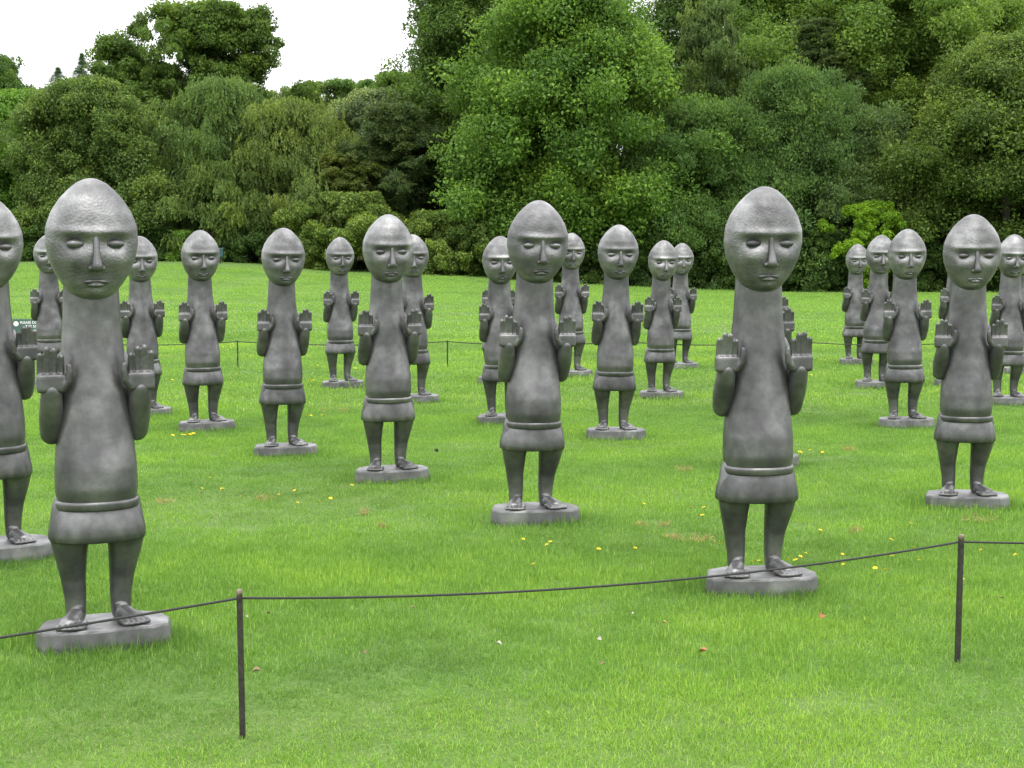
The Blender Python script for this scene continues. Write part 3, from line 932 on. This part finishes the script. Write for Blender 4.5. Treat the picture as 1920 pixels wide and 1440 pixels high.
# ------------------------------------------------------------------ grass
def tuft(nb, rad, h, wdt, lean=.45):
    base = np.column_stack([rng.normal(0, rad, nb), rng.normal(0, rad, nb), np.full(nb, -.004)])
    th = rng.random(nb) * 6.283
    d = np.column_stack([np.cos(th), np.sin(th), np.zeros(nb)])
    th2 = rng.random(nb) * 6.283
    s = np.column_stack([np.cos(th2), np.sin(th2), np.zeros(nb)]) * (wdt * rng.uniform(.7, 1.3, nb))[:, None] * .5
    H = (h * rng.uniform(.5, 1.2, nb))[:, None]
    ln = np.abs(rng.normal(0, lean, nb))[:, None]
    up = np.array([0, 0, 1.])
    mid = base + up * H * .55 + d * H * ln * .3
    tip = base + up * H * (1 - .25 * ln) + d * H * ln
    co = np.stack([base - s, base + s, mid + s * .8, mid - s * .8, tip], 1).reshape(-1, 3)
    i = np.arange(nb) * 5
    q = np.column_stack([i, i + 1, i + 2, i + 3]); tr = np.column_stack([i + 3, i + 2, i + 4])
    return co, [q, tr], np.repeat(np.clip(rng.normal(.5, .25, nb), 0, 1), 5)


def vnoise(x, y, seed, scale):
    r = np.random.default_rng(seed)
    v = np.zeros_like(x)
    for k in range(10):
        a = r.uniform(0, 6.283); f = r.uniform(.5, 1.8) * scale
        v += np.sin((x * math.cos(a) + y * math.sin(a)) * f + r.uniform(0, 6.283))
    return v / 3.2


GRASS = foliage((.172, .348, .066), .34, (1.5, 1.06, 1.7), .25, .5, 1.0)


def grass_band(name, y0, y1, dens, protos, smin, smax, label):
    n = int((y1 - y0) * (y0 + y1) * .41 * dens + (y1 - y0) * 2 * dens)
    yy = np.sqrt(rng.random(n) * (y1 ** 2 - y0 ** 2) + y0 ** 2)
    half = yy * .41 + .8
    xx = rng.uniform(-1, 1, n) * half
    ok = np.ones(n, bool)
    near = np.zeros(n)
    for X, Y, s in SPOTS:
        dx, dy = (xx - X) / (.285 * s), (yy - Y) / (.155 * s)
        q = dx ** 4 + dy ** 4
        ok &= q > 1
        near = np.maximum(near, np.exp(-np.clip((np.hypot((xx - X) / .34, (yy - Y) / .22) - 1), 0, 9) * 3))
    v = vnoise(xx, yy, 5, 1.1) * .5 + vnoise(xx, yy, 6, 3.2) * .35
    mown = 1 / (1 + np.exp((yy - 5.6 - .16 * vnoise(xx, yy, 8, 1.2) - .25 * xx) * 5))        # shorter strip on the path side of the rope
    hgt = (smin + (smax - smin) * np.clip(.45 + .55 * v, 0, 1)) * (1 - .42 * mown) * (1 + 1.15 * near)
    hgt = hgt * rng.uniform(.75, 1.25, n)
    tint = np.clip(.42 + .30 * v + .34 * mown - .34 * near + rng.normal(0, .09, n) + .25 * np.clip(vnoise(xx * .4, yy, 9, 1.3), 0, 1) + .12 * vnoise(xx, yy, 12, 7), 0, 1)  # darker tint round the statue bases: contact shadow painted into the grass colour
    ok &= rng.random(n) < np.clip(np.minimum((yy - y0) / (.08 * y0), (y1 - yy) / (.08 * y1)) if y0 > 5 else (y1 - yy) / (.08 * y1), 0, 1)
    P = np.column_stack([xx, yy, ground_z(xx, yy)])[ok]
    n = ok.sum()
    rot = np.column_stack([rng.normal(0, .12, n), rng.normal(0, .12, n), rng.random(n) * 6.283])
    w = rng.uniform(.85, 1.2, n)
    wide = (smin + smax) * .5
    scl = np.column_stack([w * wide ** .5, w * wide ** .5, hgt[ok]])
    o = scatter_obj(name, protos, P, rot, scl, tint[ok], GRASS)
    tag(o, label, 'grass', kind='stuff')
    return o


grass_band('grass', 4.3, 9.4, 560, [tuft(30, .040, .038, .0030) for _ in range(3)], .55, 1.4, 'bright green grass blades of the lawn in the foreground')
grass_band('grass', 8.8, 17.8, 230, [tuft(36, .065, .035, .0042) for _ in range(3)], .55, 1.35, 'green grass blades of the lawn between the statues')
grass_band('grass', 16.5, 36.0, 56, [tuft(44, .13, .038, .0085) for _ in range(3)], .6, 1.25, 'green grass of the lawn behind the statues')
grass_band('grass', 31.0, 96.0, 8, [tuft(60, .30, .045, .020) for _ in range(3)], .6, 1.2, 'green grass of the far lawn below the trees')


# straw-coloured dead grass patches
def straw():
    P = []
    for px, py, w in ((497, 938, 22), (628, 770, 46), (682, 966, 18), (716, 991, 10), (1282, 884, 26), (1262, 1013, 20), (1312, 1017, 34), (1203, 989, 12), (1244, 990, 14), (1830, 979, 40), (1600, 1000, 16),
                      (322, 672, 26), (310, 946, 20), (1590, 845, 20), (1590, 846, 12)):
        n = int(5 + w * .55)
        for k in range(n):
            g = on_ground(px + rng.normal(0, w * .4), py + rng.normal(0, w * .08))
            P.append((g.x, g.y, .022))
    P = np.array(P); n = len(P)
    rot = np.column_stack([rng.normal(0, .5, n), rng.normal(0, .5, n), rng.random(n) * 6.283])
    o = scatter_obj('dry_grass', [tuft(7, .02, .022, .0045, 1.3) for _ in range(3)], P, rot, np.ones((n, 3)) * rng.uniform(.8, 1.4, (n, 1)), np.clip(rng.normal(.5, .2, n), 0, 1),
                    foliage((.36, .33, .15), .4, (1.1, 1, 1), .2, .4, 1.0))
    tag(o, 'straw coloured dead grass lying in small patches on the lawn', 'grass', kind='stuff')


straw()

# ------------------------------------------------------------------ dandelions
M_YEL = flat_mat('dandelion_yellow', (.78, .60, .012), .7, 0, 0, 60, .12)
M_STEM = flat_mat('dandelion_stem', (.10, .18, .04), .7)


def dandelion_mesh():
    co, f = [], []
    for ring, (nn, ln, tilt) in enumerate(((13, 1.0, .12), (11, .74, .45), (7, .45, .9))):
        for k in range(nn):
            a_ = 6.283 * k / nn + ring * .3
            d_ = np.array([math.cos(a_), math.sin(a_), 0]); s_ = np.array([-math.sin(a_), math.cos(a_), 0]) * .13
            u_ = np.array([0, 0, 1.])
            t_ = d_ * ln * math.cos(tilt) + u_ * ln * math.sin(tilt)
            b = len(co)
            co += [d_ * .05 + u_ * .02 * ring, t_ * .6 + s_, t_, t_ * .6 - s_]
            f.append((b, b + 1, b + 2, b + 3))
    co = np.array(co) * .0165
    return mesh_np('flower', co, np.array(f).ravel(), np.full(len(f), 4))


fl_me = dandelion_mesh(); fl_me.materials.append(M_YEL)
m = MB(); m.tube([((0, 0, -.055), .0016), ((.002, 0, -.02), .0015), ((0, 0, 0), .0018)], 6)
st_me = m.mesh('stem'); st_me.materials.append(M_STEM)


def Z(ox, oy, s, pts): return [(ox + x / s, oy + y / s) for x, y in pts]


DPTS = Z(1180, 880, 3.43, [(95, 270), (400, 288), (478, 292), (468, 347), (593, 267), (580, 535), (37, 570), (787, 650), (832, 645), (1133, 595), (1100, 618), (1228, 440), (1682, 503), (1825, 567), (1688, 622),
                            (1375, 670), (1580, 697), (1645, 708), (1862, 645), (1370, 612), (1020, 635), (1068, 637)])
DPTS += Z(300, 640, 4.5, [(575, 315), (600, 335), (625, 318), (650, 300), (668, 315), (710, 305), (770, 308), (110, 830), (187, 828), (210, 830), (232, 825), (255, 825), (262, 818), (283, 822), (1225, 50), (1240, 58),
                           (1262, 48), (1280, 58), (1300, 50), (1330, 48), (1270, 355), (1290, 352), (1305, 347), (1235, 655), (1255, 665), (1275, 660), (1370, 658), (355, 1297), (505, 1290), (520, 1295), (540, 1300),
                           (1135, 1315), (1003, 1350), (685, 1362), (1418, 1275), (1620, 1272), (1440, 1378), (1345, 1418), (1163, 1418), (420, 1207), (590, 130), (600, 70), (705, 110), (740, 120), (850, 135),
                           (1500, 270), (1430, 268), (1275, 240), (1340, 222), (1410, 220), (1650, 245), (530, 60), (560, 40), (620, 55), (570, 85), (64, 338), (105, 350)])
DPTS += Z(1540, 760, 2.88, [(860, 830), (1045, 857), (760, 988), (480, 675), (5, 283)])
DPTS += Z(480, 1000, 2.34, [(1172, 62), (1275, 90), (1292, 77), (1503, 105), (1663, 110), (1217, 177)])
DPTS += Z(1380, 600, 4.8, [(755, 380), (785, 368), (805, 375), (678, 515), (657, 435), (655, 393), (570, 1228), (585, 1240), (663, 1218), (768, 1237)])
DPTS += Z(560, 400, 2.77, [(60, 880), (78, 882), (30, 690), (60, 692), (90, 695), (100, 800), (130, 802), (690, 705), (885, 740), (160, 830), (205, 802)])
MARKS = [(383, 825, 'the base of the statue beside the teal bin'), (446, 700, 'the far stake left of centre'), (644, 715, 'the small statue before the rhododendrons'),
         (535, 880, 'the statue right of the far left stake'), (730, 930, 'the base of the middle sized statue'), (1002, 1010, 'the base of the large central statue'),
         (1300, 960, 'the left leg of the tall front statue'), (1500, 1080, 'the base of the tall front statue'), (1495, 690, 'the far stake at the right'),
         (1520, 860, 'the base corner behind the tall front statue'), (1797, 1060, 'the top of the near right stake'), (1340, 845, 'the statue right of centre'), (830, 690, 'the far stake at the centre')]
for i, (px, py) in enumerate(DPTS):
    g = on_ground(px, py + 3)
    root = empty('dandelion', (g.x, g.y, .058 + random.uniform(0, .012)))
    s = random.uniform(.7, 1.1) * (1 if g.y < 12 else 1.25)
    root.scale = (s, s, 1)
    root.rotation_euler = (random.uniform(.1, .5), random.uniform(-.3, .3), random.uniform(0, 6.28))
    near = min(MARKS, key=lambda q: ((px - q[0]) / 1.6) ** 2 + (py - q[1]) ** 2)[2]
    tag(root, 'small yellow dandelion in the grass near ' + near, 'dandelion', 'dandelions near ' + near)
    for nm, me in (('flower', fl_me), ('stem', st_me)):
        o = bpy.data.objects.new(nm, me); o.parent = root; COL.objects.link(o)

# ------------------------------------------------------------------ fallen leaves and petals
def leaf_mesh(name, ln, col, curl):
    co, f = [], []
    prof_ = ((0, .02), (.12, .2), (.3, .40), (.5, .44), (.7, .34), (.87, .17), (1, .015))
    for u, w in prof_:
        for k in (-1, -.5, 0, .5, 1):
            co.append(((u - .5) * ln, k * w * ln, abs(k) ** 1.5 * curl * ln * w + .12 * curl * ln * math.sin(u * 3)))
    for a_ in range(len(prof_) - 1):
        for k in range(4):
            b = a_ * 5 + k
            f.append((b, b + 1, b + 6, b + 5))
    me = mesh_np(name, np.array(co), np.array(f).ravel(), np.full(len(f), 4), True)
    me.materials.append(flat_mat(name, col, .6, 0, 0, 30, .3))
    return me


ORANGE, BROWN, DK, PALE = (.26, .085, .022), (.17, .12, .055), (.020, .022, .008), (.36, .34, .26)
LEAVES = [(1541, 1178, ORANGE, .045, 'orange fallen leaf on the grass right of the tall front statue'), (1319, 1246, (.30, .13, .045), .05, 'light orange fallen leaf on the grass below the tall front statue'),
          (818, 857, DK, .05, 'dark curled leaf standing in the grass right of the middle sized statue'), (935, 1231, PALE, .035, 'white petal lying on the grass below the rope middle'),
          (1188, 1172, PALE, .022, 'small white petal on the grass left of the tall front statue'), (1124, 1222, PALE, .03, 'pale upright petal on the grass between rope stakes'),
          (684, 1248, BROWN, .03, 'brown leaf bit right of the near left stake'), (502, 1172, BROWN, .032, 'brown leaf on the grass just right of the near left stake'),
          (774, 1160, BROWN, .025, 'brown leaf bit on the grass under the middle of the rope'), (1245, 1190, (.34, .22, .1), .03, 'tan leaf bit on the grass below left of the tall front statue base'),
          (1130, 1270, BROWN, .028, 'brown leaf bit on the grass in the centre foreground'), (482, 1284, BROWN, .045, 'brown leaf beside the foot of the near left stake'),
          (1878, 1142, (.34, .22, .1), .03, 'tan leaf bit on the grass right of the near right stake'), (463, 1178, PALE, .02, 'tiny white petal beside the top of the near left stake')]
for px, py, c, ln, lab in LEAVES:
    g = on_ground(px, py)
    o = link('fallen_leaf' if c != PALE else 'fallen_petal', leaf_mesh('leaf', ln * .85, c, .8))
    o.location = (g.x, g.y, .055 if g.y > 5.2 else .045)
    o.rotation_euler = (random.uniform(-.25, .5), random.uniform(-.3, .3), random.uniform(-1, 1))
    if c == DK: o.rotation_euler = (1.2, .4, .3)
    tag(o, lab, 'leaf' if c != PALE else 'petal', 'leaves and petals fallen on the lawn')

# ------------------------------------------------------------------ two birds far off in the sky
for px, py, lab in ((4, 51.5, 'tiny bird in the sky at the far left, left one of two'), (10.2, 51.5, 'tiny dark bird in the sky at the far left, right one of two')):
    p = at_depth(px, py, 260)
    m = MB()
    m.tube([((0, .12, 0), .01), ((0, .03, 0), .035), ((0, -.08, .01), .03), ((0, -.14, .015), .012)], 8)
    root = empty('bird', p); tag(root, lab, 'bird', 'birds in the sky')
    link('body', m.mesh('body'), M_STAKE, root)
    for sg in (-1, 1):
        me = mesh_np('wing', np.array([(0, -.04, .01), (sg * .15, -.06, .07), (sg * .32, .02, .03), (sg * .15, .04, .065), (0, .05, .01), (sg * .15, -.01, .06)]), [0, 1, 5, 1, 2, 5, 2, 3, 5, 3, 4, 5, 4, 0, 5], [3] * 5)
        link('wing', me, M_STAKE, root)
